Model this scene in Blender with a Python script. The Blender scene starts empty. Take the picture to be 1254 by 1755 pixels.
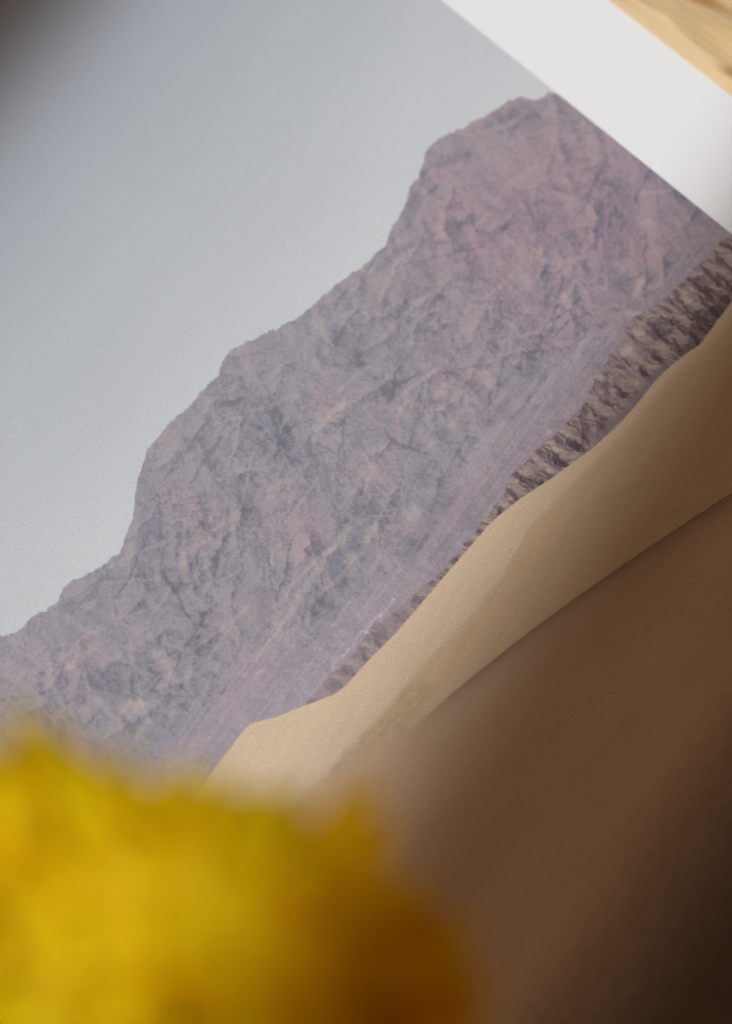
import bpy, math, random
import numpy as np
from mathutils import Vector, Matrix

# ------------------------------------------------------------------ camera
scene = bpy.context.scene
W, H = 1254.0, 1755.0                 # frame the layout is measured in
FPX = 5225.0                          # focal length in those units
ELEV = math.radians(55.0)             # how steeply the lens looks down
DIST = 0.83                           # lens to print, metres
SURF = 0.0012                         # height of the printed surface over the table
FWD = np.array([0.0, math.cos(ELEV), -math.sin(ELEV)])
UPV = np.array([0.0, math.sin(ELEV), math.cos(ELEV)])
RGT = np.array([1.0, 0.0, 0.0])
CAM = -DIST * FWD + np.array([0, 0, SURF])

cd = bpy.data.cameras.new("camera")
cam = bpy.data.objects.new("camera", cd)
scene.collection.objects.link(cam)
cam.location = CAM
cam.rotation_euler = (math.pi / 2 - ELEV, 0, 0)
cd.sensor_fit = 'VERTICAL'
cd.sensor_height = 36.0
cd.lens = 36.0 * FPX / H
cd.clip_start = 0.01
cd.clip_end = 50.0
cd.dof.use_dof = True
cd.dof.focus_distance = 0.828
cd.dof.aperture_fstop = 9.0
cd.dof.aperture_blades = 0
scene.camera = cam


def ray(px, py):
    d = FWD + RGT * ((px - W / 2) / FPX) + UPV * ((H / 2 - py) / FPX)
    return d


def on_plane(px, py, z=SURF):
    d = ray(px, py)
    return CAM + d * ((z - CAM[2]) / d[2])


def at_depth(px, py, depth):
    return CAM + ray(px, py) * depth


# ------------------------------------------------------------------ light
wd = bpy.data.worlds.new("World")
scene.world = wd
wd.use_nodes = True
bg = wd.node_tree.nodes["Background"]
bg.inputs[0].default_value = (1.0, 0.67, 0.43, 1)
bg.inputs[1].default_value = 0.172

# A low-spread beam of daylight: one of its long edges falls across the print from
# lower centre to the right-hand border, the other past the top left corner.
La = on_plane(612, 1375)
Lb = on_plane(1204, 450)
Ldir = (Lb - La); Ldir /= np.linalg.norm(Ldir)
vmid = ray(930, 930); vmid = vmid / np.linalg.norm(vmid)
beam = vmid - 0.55 * Ldir
beam /= np.linalg.norm(beam)
e1 = Ldir - beam * Ldir.dot(beam); e1 /= np.linalg.norm(e1)
e2 = np.cross(beam, e1)                       # across the beam
corner = on_plane(88, 80)
off = (corner - La).dot(e2)                   # signed width of the lit band
mid = La + e1 * 0.06 + e2 * off * 0.5
ld = bpy.data.lights.new("window_beam", 'AREA')
ld.shape = 'RECTANGLE'
ld.size = 1.2
ld.size_y = abs(off)
ld.spread = math.radians(3.0)
ld.energy = 0.0
ld.color = (0.95, 1.0, 1.06)
lo = bpy.data.objects.new("window_beam", ld)
scene.collection.objects.link(lo)
zax = -beam
m = Matrix((e1, np.cross(zax, e1), zax)).transposed().to_4x4()
m.translation = Vector(mid - beam * 1.25)
lo.matrix_world = m
ld.energy = 0.63

# broad, weak fill added on the left so light fades rightwards; no seen source
fd = bpy.data.lights.new("left_fill", 'AREA')
fd.shape = 'RECTANGLE'
fd.size, fd.size_y = 0.7, 0.9
fd.energy = 0.38
fd.color = (0.97, 0.98, 1.0)
fo = bpy.data.objects.new("left_fill", fd)
scene.collection.objects.link(fo)
fo.location = (-0.95, 0.45, 0.85)
fo.rotation_euler = (Vector((0, 0, 0)) - fo.location).to_track_quat('-Z', 'Y').to_euler()

vs = scene.view_settings
vs.view_transform = 'Standard'
vs.look = 'None'
vs.exposure = 0.0
vs.gamma = 1.0
vs.use_curve_mapping = False
scene.cycles.use_denoising = True
scene.cycles.use_adaptive_sampling = False
scene.cycles.max_bounces = 12
scene.cycles.diffuse_bounces = 10
scene.cycles.transmission_bounces = 10
scene.cycles.filter_width = 1.0

# ------------------------------------------------------------------ small helpers
COL = scene.collection


def lin(r, g, b):
    o = []
    for c in (r, g, b):
        c /= 255.0
        o.append(c / 12.92 if c <= 0.04045 else ((c + 0.055) / 1.055) ** 2.4)
    return np.array(o, np.float32)


def link(name, me, mat=None, parent=None):
    o = bpy.data.objects.new(name, me)
    COL.objects.link(o)
    if mat is not None and me is not None:
        me.materials.append(mat)
    o.parent = parent
    return o


def tag(o, label, cat, group=None):
    o["label"] = label
    o["category"] = cat
    if group:
        o["group"] = group


def new_mat(name):
    mt = bpy.data.materials.new(name)
    mt.use_nodes = True
    nt = mt.node_tree
    return mt, nt, nt.nodes["Principled BSDF"]


# ------------------------------------------------------------------ print frame: s runs left from the picture's right edge, t down along it
P0 = on_plane(756, 0)
P1 = on_plane(1254, 401)
EV = (P1 - P0); EV /= np.linalg.norm(EV)
EU = np.array([EV[1], -EV[0], 0.0])
if EU.dot(on_plane(300, 900) - P0) < 0:
    EU = -EU


def st(p):
    d = p - P0
    return d.dot(EU), d.dot(EV)


cs = [st(on_plane(x, y)) for x in (0, W) for y in (0, H)]
S_MAX = max(c[0] for c in cs) + 0.012
T_MIN = min(c[1] for c in cs) - 0.02
T_MAX = max(c[1] for c in cs) + 0.012
BORDER = -0.5 * (st(on_plane(1046, 0))[0] + st(on_plane(1254, 165))[0])

STEP = 0.00031
TILE = 32
NS = int(math.ceil(S_MAX / STEP / TILE)) * TILE
NT = int(math.ceil((T_MAX - T_MIN) / STEP / TILE)) * TILE
S_MAX = NS * STEP
T_MAX = T_MIN + NT * STEP
sv = (np.arange(NS + 1) * STEP).astype(np.float32)
tv = (T_MIN + np.arange(NT + 1) * STEP).astype(np.float32)
SS, TT = np.meshgrid(sv, tv)          # rows t, columns s
PX3 = (P0[0] + SS * EU[0] + TT * EV[0])
PY3 = (P0[1] + SS * EU[1] + TT * EV[1])
# picture design units (x right, y down) over the sheet
rx, ry, rz = PX3 - CAM[0], PY3 - CAM[1], SURF - CAM[2]
dep = ry * FWD[1] + rz * FWD[2]
X = (W / 2 + FPX * rx / dep).astype(np.float32)
Y = (H / 2 - FPX * (ry * UPV[1] + rz * UPV[2]) / dep).astype(np.float32)

rng = np.random.RandomState(7)
PERM = rng.permutation(4096).astype(np.int32)
GA = rng.rand(4096) * 2 * math.pi
GX, GY = np.cos(GA).astype(np.float32), np.sin(GA).astype(np.float32)


def noise(x, y, seed=0):
    xi = np.floor(x).astype(np.int32); yi = np.floor(y).astype(np.int32)
    xf = (x - xi).astype(np.float32); yf = (y - yi).astype(np.float32)
    u = xf * xf * xf * (xf * (xf * 6 - 15) + 10)
    v = yf * yf * yf * (yf * (yf * 6 - 15) + 10)

    def g(ix, iy, fx, fy):
        h = PERM[(PERM[(ix + seed * 131) & 4095] + iy) & 4095]
        return GX[h] * fx + GY[h] * fy
    a = g(xi, yi, xf, yf); b = g(xi + 1, yi, xf - 1, yf)
    c = g(xi, yi + 1, xf, yf - 1); d = g(xi + 1, yi + 1, xf - 1, yf - 1)
    return ((a + (b - a) * u) * (1 - v) + (c + (d - c) * u) * v) * 1.5


def fbm(x, y, n, seed, gain=0.5):
    o = 0; a = 1.0; f = 1.0
    for i in range(n):
        o = o + a * noise(x * f + 17.3 * i, y * f - 9.1 * i, seed + i)
        a *= gain; f *= 2.03
    return o


def ridged(x, y, n, seed, gain=0.55):
    o = 0; a = 1.0; f = 1.0; w = 1.0
    for i in range(n):
        r = 1 - np.abs(noise(x * f + 5.7 * i, y * f + 3.3 * i, seed + i)) * 1.6
        r = np.clip(r, 0, 1) ** 2 * w
        o = o + a * r
        w = np.clip(r * 1.8, 0.2, 1)
        a *= gain; f *= 2.07
    return o


def worley(x, y, seed):
    xi = np.floor(x).astype(np.int32); yi = np.floor(y).astype(np.int32)
    f1 = np.full(x.shape, 1e9, np.float32); f2 = f1.copy(); cid = np.zeros(x.shape, np.int32)
    for dx in (-1, 0, 1):
        for dy in (-1, 0, 1):
            hsh = PERM[(PERM[(xi + dx + seed * 77) & 4095] + yi + dy) & 4095]
            qx = xi + dx + 0.5 + 0.48 * GX[hsh]; qy = yi + dy + 0.5 + 0.48 * GY[(hsh * 7 + 3) & 4095]
            d = np.hypot(x - qx, y - qy).astype(np.float32)
            c = d < f1
            f2 = np.where(c, f1, np.minimum(f2, d)); cid = np.where(c, hsh, cid); f1 = np.where(c, d, f1)
    return f1, f2 - f1, cid


def gully_octave(x, y, ux, uy, seed):
    """stripes across (ux, uy), phase-broken per cell; returns height and its two slopes"""
    xi = np.floor(x).astype(np.int32); yi = np.floor(y).astype(np.int32)
    fx = (x - xi).astype(np.float32); fy = (y - yi).astype(np.float32)
    va = 0; vx = 0; vy = 0; wt = 0
    for i in (-2, -1, 0, 1):
        for j in (-2, -1, 0, 1):
            hsh = PERM[(PERM[(xi - i + seed * 53) & 4095] + yi - j) & 4095]
            px_ = fx + i - 0.5 * (GX[hsh] * .5 + .5); py_ = fy + j - 0.5 * (GY[(hsh * 5 + 1) & 4095] * .5 + .5)
            w = np.exp(-2.0 * (px_ * px_ + py_ * py_))
            ph = (px_ * ux + py_ * uy) * 6.2832
            sn = np.sin(ph) * w
            va = va + np.cos(ph) * w; vx = vx - sn * ux; vy = vy - sn * uy; wt = wt + w
    return va / wt, vx / wt, vy / wt


def gullies(x, y, gx, gy, n, seed, gain=0.62, turn=0.9):
    """eroded slope: gx, gy is the broad downhill slope; returns height and slopes of the carving"""
    h_ = 0; sx = np.zeros_like(x); sy = np.zeros_like(x); a = 1.0; f = 1.0
    for k in range(n):
        ux = gy + turn * sy; uy = -(gx + turn * sx)
        nn = np.sqrt(ux * ux + uy * uy) + 1e-3
        m_ = np.clip(nn, .35, 1.35) / nn
        v, vx, vy = gully_octave(x * f, y * f, ux * m_, uy * m_, seed + k)
        h_ = h_ + v * a; sx = sx + vx * a; sy = sy + vy * a
        a *= gain; f *= 2.0
    return h_, sx, sy


def smooth(e0, e1_, v):
    t = np.clip((v - e0) / (e1_ - e0), 0, 1)
    return t * t * (3 - 2 * t)


def above(poly, xx, yy):
    """signed vertical distance (design units) of points under a polyline that runs left to right"""
    p = np.array(poly, np.float32)
    return yy - np.interp(xx, p[:, 0], p[:, 1])


def seg_dist(xx, yy, a, b):
    ax, ay = a; bx, by = b
    dx, dy = bx - ax, by - ay
    L = dx * dx + dy * dy + 1e-6
    t = np.clip(((xx - ax) * dx + (yy - ay) * dy) / L, 0, 1)
    return np.hypot(xx - ax - t * dx, yy - ay - t * dy)


# warps that make every traced line and facet ragged
wx = (noise(X / 9, Y / 9, 41) * 3.2 + noise(X / 26, Y / 26, 42) * 5).astype(np.float32)
wy = (noise(X / 9, Y / 9, 43) * 3.2 + noise(X / 26, Y / 26, 44) * 5).astype(np.float32)
Xw, Yw = X + wx, Y + wy


def stroke(field, pts, width, amt):
    p = np.array(pts, np.float32)
    pad = width * 2.2 + 10
    msk = ((Xw > p[:, 0].min() - pad) & (Xw < p[:, 0].max() + pad) &
           (Yw > p[:, 1].min() - pad) & (Yw < p[:, 1].max() + pad))
    if not msk.any():
        return
    xx, yy = Xw[msk], Yw[msk]
    if len(pts) == 1:
        d = np.hypot(xx - p[0, 0], yy - p[0, 1])
    else:
        d = np.full(xx.shape, 1e9, np.float32)
        for a, b in zip(p[:-1], p[1:]):
            d = np.minimum(d, seg_dist(xx, yy, a, b))
    k = np.exp(-(d / (width * 0.95)) ** 2) * amt
    field[msk] += k


def facet(field, pts, amt, soft=5.0):
    p = np.array(pts, np.float32)
    msk = ((Xw > p[:, 0].min() - 15) & (Xw < p[:, 0].max() + 15) &
           (Yw > p[:, 1].min() - 15) & (Yw < p[:, 1].max() + 15))
    if not msk.any():
        return
    xx, yy = Xw[msk], Yw[msk]
    inside = np.zeros(xx.shape, bool)
    d = np.full(xx.shape, 1e9, np.float32)
    n = len(p)
    for i in range(n):
        a, b = p[i], p[(i + 1) % n]
        d = np.minimum(d, seg_dist(xx, yy, a, b))
        c = (a[1] > yy) != (b[1] > yy)
        with np.errstate(divide='ignore', invalid='ignore'):
            xi = (b[0] - a[0]) * (yy - a[1]) / (b[1] - a[1] + 1e-9) + a[0]
        inside ^= c & (xx < xi)
    sd = np.where(inside, d, -d)
    field[msk] += smooth(-soft, soft, sd) * amt


# ------------------------------------------------------------------ the printed picture
RIDGE = [(-400, 1290), (-200, 1180), (-100, 1130), (0, 1090), (25, 1085), (38, 1075), (58, 1053), (80, 1045), (100, 1030),
         (108, 1008), (125, 995), (160, 980), (190, 958), (207, 945), (216, 915), (228, 885), (231, 850), (236, 820),
         (247, 790), (252, 770), (262, 760), (290, 725), (320, 700), (350, 665), (374, 642), (382, 618), (393, 600),
         (440, 578), (480, 560), (515, 543), (540, 520), (568, 494), (600, 471), (632, 448), (663, 416), (667, 397),
         (684, 371), (698, 342), (702, 320), (716, 306), (720, 291), (726, 279), (729, 259), (750, 239), (779, 224),
         (798, 219), (804, 210), (836, 197), (871, 173), (897, 166), (911, 172), (932, 168), (941, 157), (955, 160),
         (1010, 150), (1100, 120), (1300, 60)]
FOOT = [(-400, 2300), (300, 1480), (400, 1330), (470, 1262), (520, 1212), (548, 1176), (586, 1141), (643, 1071), (695, 1033),
        (730, 1004), (765, 972), (800, 928), (832, 890), (859, 848), (878, 815), (895, 793), (942, 752), (970, 727), (997, 697),
        (1016, 655), (1032, 628), (1050, 603), (1069, 578), (1076, 552), (1126, 520), (1150, 500), (1182, 470), (1225, 428),
        (1300, 350)]
DUNE = [(-400, 2250), (150, 1590), (300, 1408), (370, 1313), (396, 1281), (412, 1258), (428, 1241), (475, 1228), (523, 1209),
        (571, 1191), (592, 1176), (628, 1135), (679, 1084), (723, 1033), (761, 988), (800, 943), (838, 899), (859, 880),
        (891, 855), (942, 822), (981, 793), (1019, 765), (1064, 723), (1092, 692), (1120, 656), (1148, 628), (1177, 605),
        (1199, 591), (1216, 568), (1233, 545), (1254, 517), (1320, 430)]
SLIP = [(-400, 2330), (300, 1540), (549, 1335), (597, 1284), (667, 1210), (736, 1125), (797, 1068), (832, 1020), (864, 982),
        (907, 902), (949, 862), (987, 820), (1038, 771), (1080, 728), (1120, 680), (1160, 632), (1210, 590), (1300, 500)]
CREST = [(-400, 2150), (300, 1560), (500, 1392), (560, 1345), (640, 1290), (727, 1225), (777, 1190), (817, 1155), (877, 1110),
         (927, 1067), (977, 1025), (1052, 980), (1077, 957), (1152, 914), (1167, 902), (1254, 846), (1350, 780)]
DARK = [(700, 2060), (907, 1700), (977, 1595), (1062, 1475), (1137, 1345), (1177, 1280), (1254, 1165), (1350, 1030)]
FAN = [(-400, 2000), (250, 1330), (330, 1230), (400, 1150), (470, 1090), (520, 1070), (575, 1042), (620, 1020), (690, 960),
       (745, 890), (800, 790), (835, 705), (860, 655), (905, 640), (960, 628), (1010, 590), (1060, 560), (1100, 520),
       (1140, 495), (1180, 440), (1254, 380), (1320, 300)]

c_mauve, c_blue = lin(158, 149, 155), lin(138, 138, 147)
c_pink, c_cream = lin(170, 145, 152), lin(200, 182, 172)
c_dark = lin(98, 101, 113)

# --- sky: pale haze at the ridge, cooler and deeper higher up
Bs = X * 0.743 + Y * 0.669                     # distance down the printed view
sky_t = smooth(-120, 780, 760 - Bs)
sky = lin(199, 203, 204)[None, None] * (1 - sky_t[..., None]) + lin(156, 162, 170)[None, None] * sky_t[..., None]

# --- mountain relief
ca, sa = math.cos(math.radians(-48)), math.sin(math.radians(-48))
A = X * ca + Y * sa          # along the foot of the range (up to the right)
B = -X * sa + Y * ca         # down the slope
dwx = fbm(X / 170, Y / 170, 3, 3) * 46
dwy = fbm(X / 170, Y / 170, 3, 9) * 46
h = ridged((A + dwx) / 150, (B + dwy) / 235, 6, 11)
h2 = ridged((X * 0.95 + Y * 0.3 + dwy) / 74, (Y * 0.9 - X * 0.25 + dwx) / 140, 5, 23)
hh = h * 1.0 + h2 * 0.45
gy_, gx_ = np.gradient(hh)
relief = (gx_ * 0.9 + gy_ * 0.55)
relief = relief / (relief.std() + 1e-6)
relief = np.tanh(relief * 0.75)
fine = fbm(X / 6.5, Y / 9, 3, 51, 0.7)
strat = fbm((A + dwx * 0.6) / 60, (B + dwy * 0.6) / 9, 3, 61)
lowc = fbm(X / 210, Y / 210, 3, 71)
lowp = fbm(X / 120, Y / 120, 3, 81)
blot = fbm(X / 34 + dwx / 30, Y / 40 + dwy / 30, 4, 91, 0.6)

# rock faces: each has its own tone and its own direction of fine hatching
RV = rng.rand(4096, 4).astype(np.float32)
hatch = np.zeros_like(X); tone = np.zeros_like(X); crease = np.zeros_like(X); facepink = np.zeros_like(X)
for sc_, sd_, wt in ((74, 5, 1.0), (33, 6, .8), (15, 7, .45)):
    f1_, ed_, cid_ = worley((A * .86 + dwx * .5 + wx * 1.6) / sc_, (B * .6 + dwy * .5 + wy * 1.6) / sc_, sd_)
    th_ = -0.95 + (RV[cid_, 0] - 0.5) * 2.2
    u_ = X * np.cos(th_) + Y * np.sin(th_); v_ = -X * np.sin(th_) + Y * np.cos(th_)
    hatch += wt * noise((u_ + wx * 2) / (sc_ * .42 + 8), (v_ + wy * 1.4) / (3.2 + sc_ * .07), 210 + sd_) * (0.35 + RV[cid_, 3])
    tone += wt * (RV[cid_, 1] - 0.5) * smooth(0, .14, ed_)
    facepink += wt * (RV[cid_, 2] - 0.5) * smooth(0, .2, ed_)
    crease += wt * (1 - smooth(0, .10, ed_)) * (RV[cid_, 3] > .45) * np.clip(noise(X / 30, Y / 30, 230 + sd_) * 2 + .2, 0, 1)
grit = fbm(X / 4.2, Y / 4.8, 2, 241, .9)

mk = (X > -80) & (X < W + 80) & (Y > -80) & (Y < 1500) & (above(RIDGE, X, Y) > -25) & (above(DUNE, X, Y) < 25)
mx_, my_ = X[mk], Y[mk]
b0 = fbm(mx_ / 230, my_ / 230, 2, 301); bx = fbm((mx_ + 4) / 230, my_ / 230, 2, 301) - b0; by = fbm(mx_ / 230, (my_ + 4) / 230, 2, 301) - b0
tha = 0.95 + 0.85 * fbm(mx_ / 260, my_ / 260, 2, 311) + 0.35 * noise(mx_ / 70, my_ / 70, 313)      # which way each part of the face drains
gdx = np.cos(tha) * .85; gdy = np.sin(tha) * .85
gshade = np.zeros_like(X); gfine = np.zeros_like(X)
_, gsx, gsy = gullies((mx_ + wx[mk] * 1.2 + dwx[mk] * .25) / 88, (my_ + wy[mk] * 1.2 + dwy[mk] * .25) / 88, gdx, gdy, 4, 320, .80)
gq = -(gsx * 0.96 - gsy * 0.28) / gsx.std()
_, gsx, gsy = gullies((mx_ + wx[mk]) / 41, (my_ + wy[mk]) / 41, gdx, gdy, 3, 330, .85)
gq += -0.6 * (gsx * 0.96 - gsy * 0.28) / gsx.std()
gshade[mk] = gq / gq.std()
_, fsx, fsy = gullies((A[mk] + wx[mk] * .8) / 34, (B[mk] + wy[mk] * .8) / 40, np.full_like(mx_, .25), np.full_like(mx_, .85) + b0 * .5, 4, 340, .8)
fq = fsx * 0.95 - fsy * .25
gfine[mk] = fq / fq.std()
gsh = np.tanh(gshade * .75)

# crags: ridge lines with a lit and a shaded side, and smaller ribs branching off them
def window(p, pad):
    q = [st(on_plane(float(a), float(b))) for a in (p[:, 0].min() - pad, p[:, 0].max() + pad) for b in (p[:, 1].min() - pad, p[:, 1].max() + pad)]
    c0 = int(np.clip((min(a[0] for a in q)) / STEP, 0, NS)); c1 = int(np.clip(max(a[0] for a in q) / STEP + 2, 0, NS + 1))
    r0 = int(np.clip((min(a[1] for a in q) - T_MIN) / STEP, 0, NT)); r1 = int(np.clip((max(a[1] for a in q) - T_MIN) / STEP + 2, 0, NT + 1))
    return slice(r0, r1), slice(c0, c1)


def spur(field, pts, w, amt):
    p = np.array(pts, np.float32)
    wn = window(p, w * 2.5 + 8)
    xx, yy = Xw[wn], Yw[wn]
    if xx.size == 0:
        return
    best = np.full(xx.shape, 1e9, np.float32); side = np.zeros(xx.shape, np.float32); along = np.zeros(xx.shape, np.float32)
    n = len(p) - 1
    for i in range(n):
        ax, ay = p[i]; dx, dy = p[i + 1] - p[i]
        L2 = dx * dx + dy * dy + 1e-6
        t = np.clip(((xx - ax) * dx + (yy - ay) * dy) / L2, 0, 1)
        ex, ey = xx - ax - t * dx, yy - ay - t * dy
        d = np.hypot(ex, ey)
        c = d < best
        best = np.where(c, d, best)
        # lit from the upper left of the printed view
        side = np.where(c, np.tanh((-(ex * .95 + ey * .30)) / 1.5), side)
        along = np.where(c, (i + t) / n, along)
    tap = np.sin(np.pi * np.clip(along * .94 + .03, 0, 1)) ** .6
    k = np.exp(-(best / (w * (.35 + .65 * tap))) ** 1.3) * tap * amt
    field[wn] += k * np.where(side < 0, side * 1.15, side * .7)


crag = np.zeros_like(X)
rs = random.Random(21)


def walk(x, y, ang, n, step, wob):
    pts = [(x, y)]
    for _ in range(n):
        ang += rs.gauss(0, wob)
        x += math.cos(ang) * step; y += math.sin(ang) * step
        pts.append((x, y))
    return pts, ang


ridge_x = [p[0] for p in RIDGE]; ridge_y = [p[1] for p in RIDGE]
fan_x = [p[0] for p in FAN]; fan_y = [p[1] for p in FAN]
cnt = 0
while cnt < 135:
    x0 = rs.uniform(-40, 1240); y0 = rs.uniform(150, 1240)
    top = np.interp(x0, ridge_x, ridge_y); bot = np.interp(x0, fan_x, fan_y)
    if not (top + 4 < y0 < bot - 10):
        continue
    cnt += 1
    ang = math.radians(rs.choice((rs.gauss(118, 16), rs.gauss(122, 14), rs.gauss(62, 16), rs.gauss(148, 10))))
    pts, _ = walk(x0, y0, ang, rs.randint(5, 15), rs.uniform(8, 13), .22)
    am = rs.uniform(.5, 1.15)
    spur(crag, pts, rs.uniform(6, 13), am)
    for i in range(1, len(pts) - 1):
        if rs.random() < .8:
            a2 = math.atan2(pts[i + 1][1] - pts[i][1], pts[i + 1][0] - pts[i][0]) + rs.choice((-1, 1)) * rs.uniform(.5, 1.15)
            sub, _ = walk(pts[i][0], pts[i][1], a2, rs.randint(2, 5), rs.uniform(5, 9), .25)
            spur(crag, sub, rs.uniform(3, 6), am * rs.uniform(.5, 1.0))
for _ in range(420):                                    # small ribs and ledges all over the face
    x0 = rs.uniform(-40, 1240); y0 = rs.uniform(150, 1240)
    if np.interp(x0, ridge_x, ridge_y) + 2 < y0 < np.interp(x0, fan_x, fan_y):
        sub, _ = walk(x0, y0, math.radians(rs.choice((rs.gauss(120, 22), rs.gauss(60, 25), rs.gauss(165, 15)))), rs.randint(2, 5), rs.uniform(4, 9), .3)
        spur(crag, sub, rs.uniform(2.5, 5), rs.uniform(.4, 1.0))
crag = np.tanh(crag * 1.05)
vein = np.zeros_like(X)
for _ in range(330):                                    # thin gully lines, pale and dark
    x0 = rs.uniform(-40, 1240); y0 = rs.uniform(150, 1240)
    if np.interp(x0, ridge_x, ridge_y) + 5 < y0 < np.interp(x0, fan_x, fan_y) + 40:
        pts, _ = walk(x0, y0, math.radians(rs.choice((rs.gauss(126, 9), rs.gauss(130, 9), rs.gauss(112, 10), rs.gauss(65, 14), rs.gauss(158, 8)))), rs.randint(3, 11), rs.uniform(9, 14), .10)
        p_ = np.array(pts, np.float32); wn = window(p_, 12)
        xx, yy = (X + wx * .45)[wn], (Y + wy * .45)[wn]
        if xx.size == 0:
            continue
        d_ = np.full(xx.shape, 1e9, np.float32)
        for a_, b_ in zip(p_[:-1], p_[1:]):
            d_ = np.minimum(d_, seg_dist(xx, yy, a_, b_))
        vein[wn] += np.exp(-(d_ / rs.uniform(1.7, 3.4)) ** 2) * rs.choice((rs.uniform(.3, .7), rs.uniform(.3, .7), -rs.uniform(.4, .9)))
vein = np.clip(vein, -1, 1)

dk = np.zeros_like(X); lt = np.zeros_like(X); pk = np.zeros_like(X)
for pts, w, a in [
    ([(580, 570), (582, 585)], 13, 1.0), ([(473, 707)], 10, 1.0), ([(478, 716), (496, 738)], 6, .5), ([(546, 606), (558, 620)], 8, .7),
    ([(612, 608), (617, 622)], 10, .8), ([(640, 520), (634, 571)], 7, .6), ([(657, 511), (654, 546)], 7, .7),
    ([(683, 526), (682, 560), (680, 580)], 6, .6), ([(503, 627)], 6, .5), ([(566, 652), (576, 658)], 6, .5),
    ([(446, 641), (452, 660), (462, 680)], 5, .7), ([(411, 645), (423, 670)], 5, .6), ([(369, 695), (390, 690), (414, 683)], 5, .6),
    ([(442, 750), (455, 769)], 5, .7), ([(510, 686), (519, 715)], 8, .5), ([(493, 737)], 7, .5), ([(589, 705), (584, 769), (580, 801), (583, 833)], 3.5, .8),
    ([(672, 686), (682, 629), (684, 600)], 5, .6), ([(618, 747), (586, 794)], 6, .5), ([(723, 654), (710, 721), (701, 763)], 4, .5),
    ([(308, 1001)], 13, 1.1), ([(296, 1019), (300, 1008)], 4, .7), ([(277, 952), (283, 997)], 6, .7), ([(328, 955), (325, 987)], 6, .6),
    ([(248, 925), (262, 913), (276, 920)], 5, .5), ([(296, 930)], 12, .4), ([(337, 850), (356, 875)], 5, .5), ([(420, 872)], 9, .6), ([(388, 872)], 8, .4),
    ([(374, 966)], 6, .6), ([(337, 955)], 7, .6), ([(379, 920), (390, 908)], 8, .5), ([(328, 1009), (400, 975), (455, 888), (520, 850)], 4, .4),
    ([(618, 845), (608, 880)], 9, .8), ([(592, 893), (608, 902)], 8, .7), ([(637, 861)], 7, .6), ([(675, 864), (679, 883)], 8, .6),
    ([(768, 857)], 13, .6), ([(736, 902)], 13, .45), ([(707, 937), (690, 962)], 13, .5), ([(586, 985), (586, 1003)], 5, .7),
    ([(573, 1042), (540, 1085)], 7, .4), ([(348, 1052), (348, 1068)], 5, .8), ([(340, 1094), (338, 1119)], 6, .8), ([(360, 1098)], 8, .5),
    ([(290, 1088), (316, 1093)], 4, .7), ([(233, 1155), (236, 1168)], 6, .8), ([(174, 1157), (185, 1168)], 5, .8), ([(118, 1168)], 9, .7),
    ([(258, 1153)], 5, .7), ([(310, 1150), (308, 1190)], 7, .5), ([(364, 1155), (360, 1197)], 7, .6), ([(281, 1228)], 7, .5), ([(155, 1058), (170, 1066)], 7, .6),
    ([(215, 980), (230, 986)], 6, .5), ([(205, 1165)], 14, .3), ([(135, 1200)], 12, .5),
    ([(833, 215), (871, 196), (906, 180), (919, 196)], 8, .7), ([(779, 272), (788, 265), (800, 268)], 9, .9), ([(753, 282), (779, 272)], 5, .6),
    ([(724, 295), (721, 320), (702, 352)], 5, .8), ([(750, 317), (725, 338), (705, 361)], 4, .6), ([(874, 234), (900, 205), (919, 192)], 7, .7), ([(855, 228), (887, 212)], 5, .5),
    ([(954, 167), (951, 192)], 5, .8), ([(986, 221)], 8, .8), ([(970, 253)], 11, .6), ([(944, 272), (943, 314), (954, 326), (976, 328)], 3.5, .8),
    ([(929, 346), (967, 352)], 4, .6), ([(807, 346), (810, 374), (820, 393)], 3.5, .6), ([(728, 384), (731, 403), (705, 409)], 6, .6),
    ([(682, 398)], 6, .5), ([(740, 416), (760, 412)], 4, .5), ([(865, 384), (842, 409)], 7, .5), ([(788, 384)], 5, .5), ([(830, 291)], 6, .5), ([(906, 298), (887, 293)], 4, .4),
    ([(651, 454), (664, 441)], 11, .5), ([(935, 463)], 8, .6), ([(877, 463)], 6, .4), ([(1058, 356), (1067, 396)], 4, .6), ([(1140, 447), (1140, 470)], 7, .7),
    ([(1174, 399)], 7, .7), ([(1182, 359)], 8, .7), ([(1171, 342), (1155, 328)], 8, .6), ([(1131, 373)], 9, .5), ([(917, 599), (928, 583), (940, 571)], 7, .8),
    ([(914, 605), (912, 625)], 5, .6), ([(1035, 554)], 11, .7), ([(1069, 485)], 18, .5), ([(985, 492)], 10, .4), ([(1109, 509)], 6, .5),
    ([(845, 585), (850, 595)], 9, .6), ([(865, 650), (850, 660)], 8, .6), ([(890, 620), (895, 640)], 6, .6), ([(800, 655), (812, 662)], 8, .7), ([(760, 638), (785, 645)], 7, .5),
    ([(852, 700), (845, 715)], 11, .5), ([(830, 720)], 13, .3), ([(757, 740)], 12, .4), ([(725, 800), (720, 815)], 11, .5), ([(765, 665), (790, 672)], 6, .4),
    ([(700, 500), (690, 520)], 9, .5), ([(760, 515), (770, 535)], 6, .4), ([(860, 520), (857, 560)], 5, .5), ([(735, 540), (738, 560)], 8, .5),
    ([(720, 655), (722, 700), (705, 760)], 4, .5), ([(770, 920), (760, 935)], 9, .3),
]:
    stroke(dk, pts, w, a)
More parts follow.
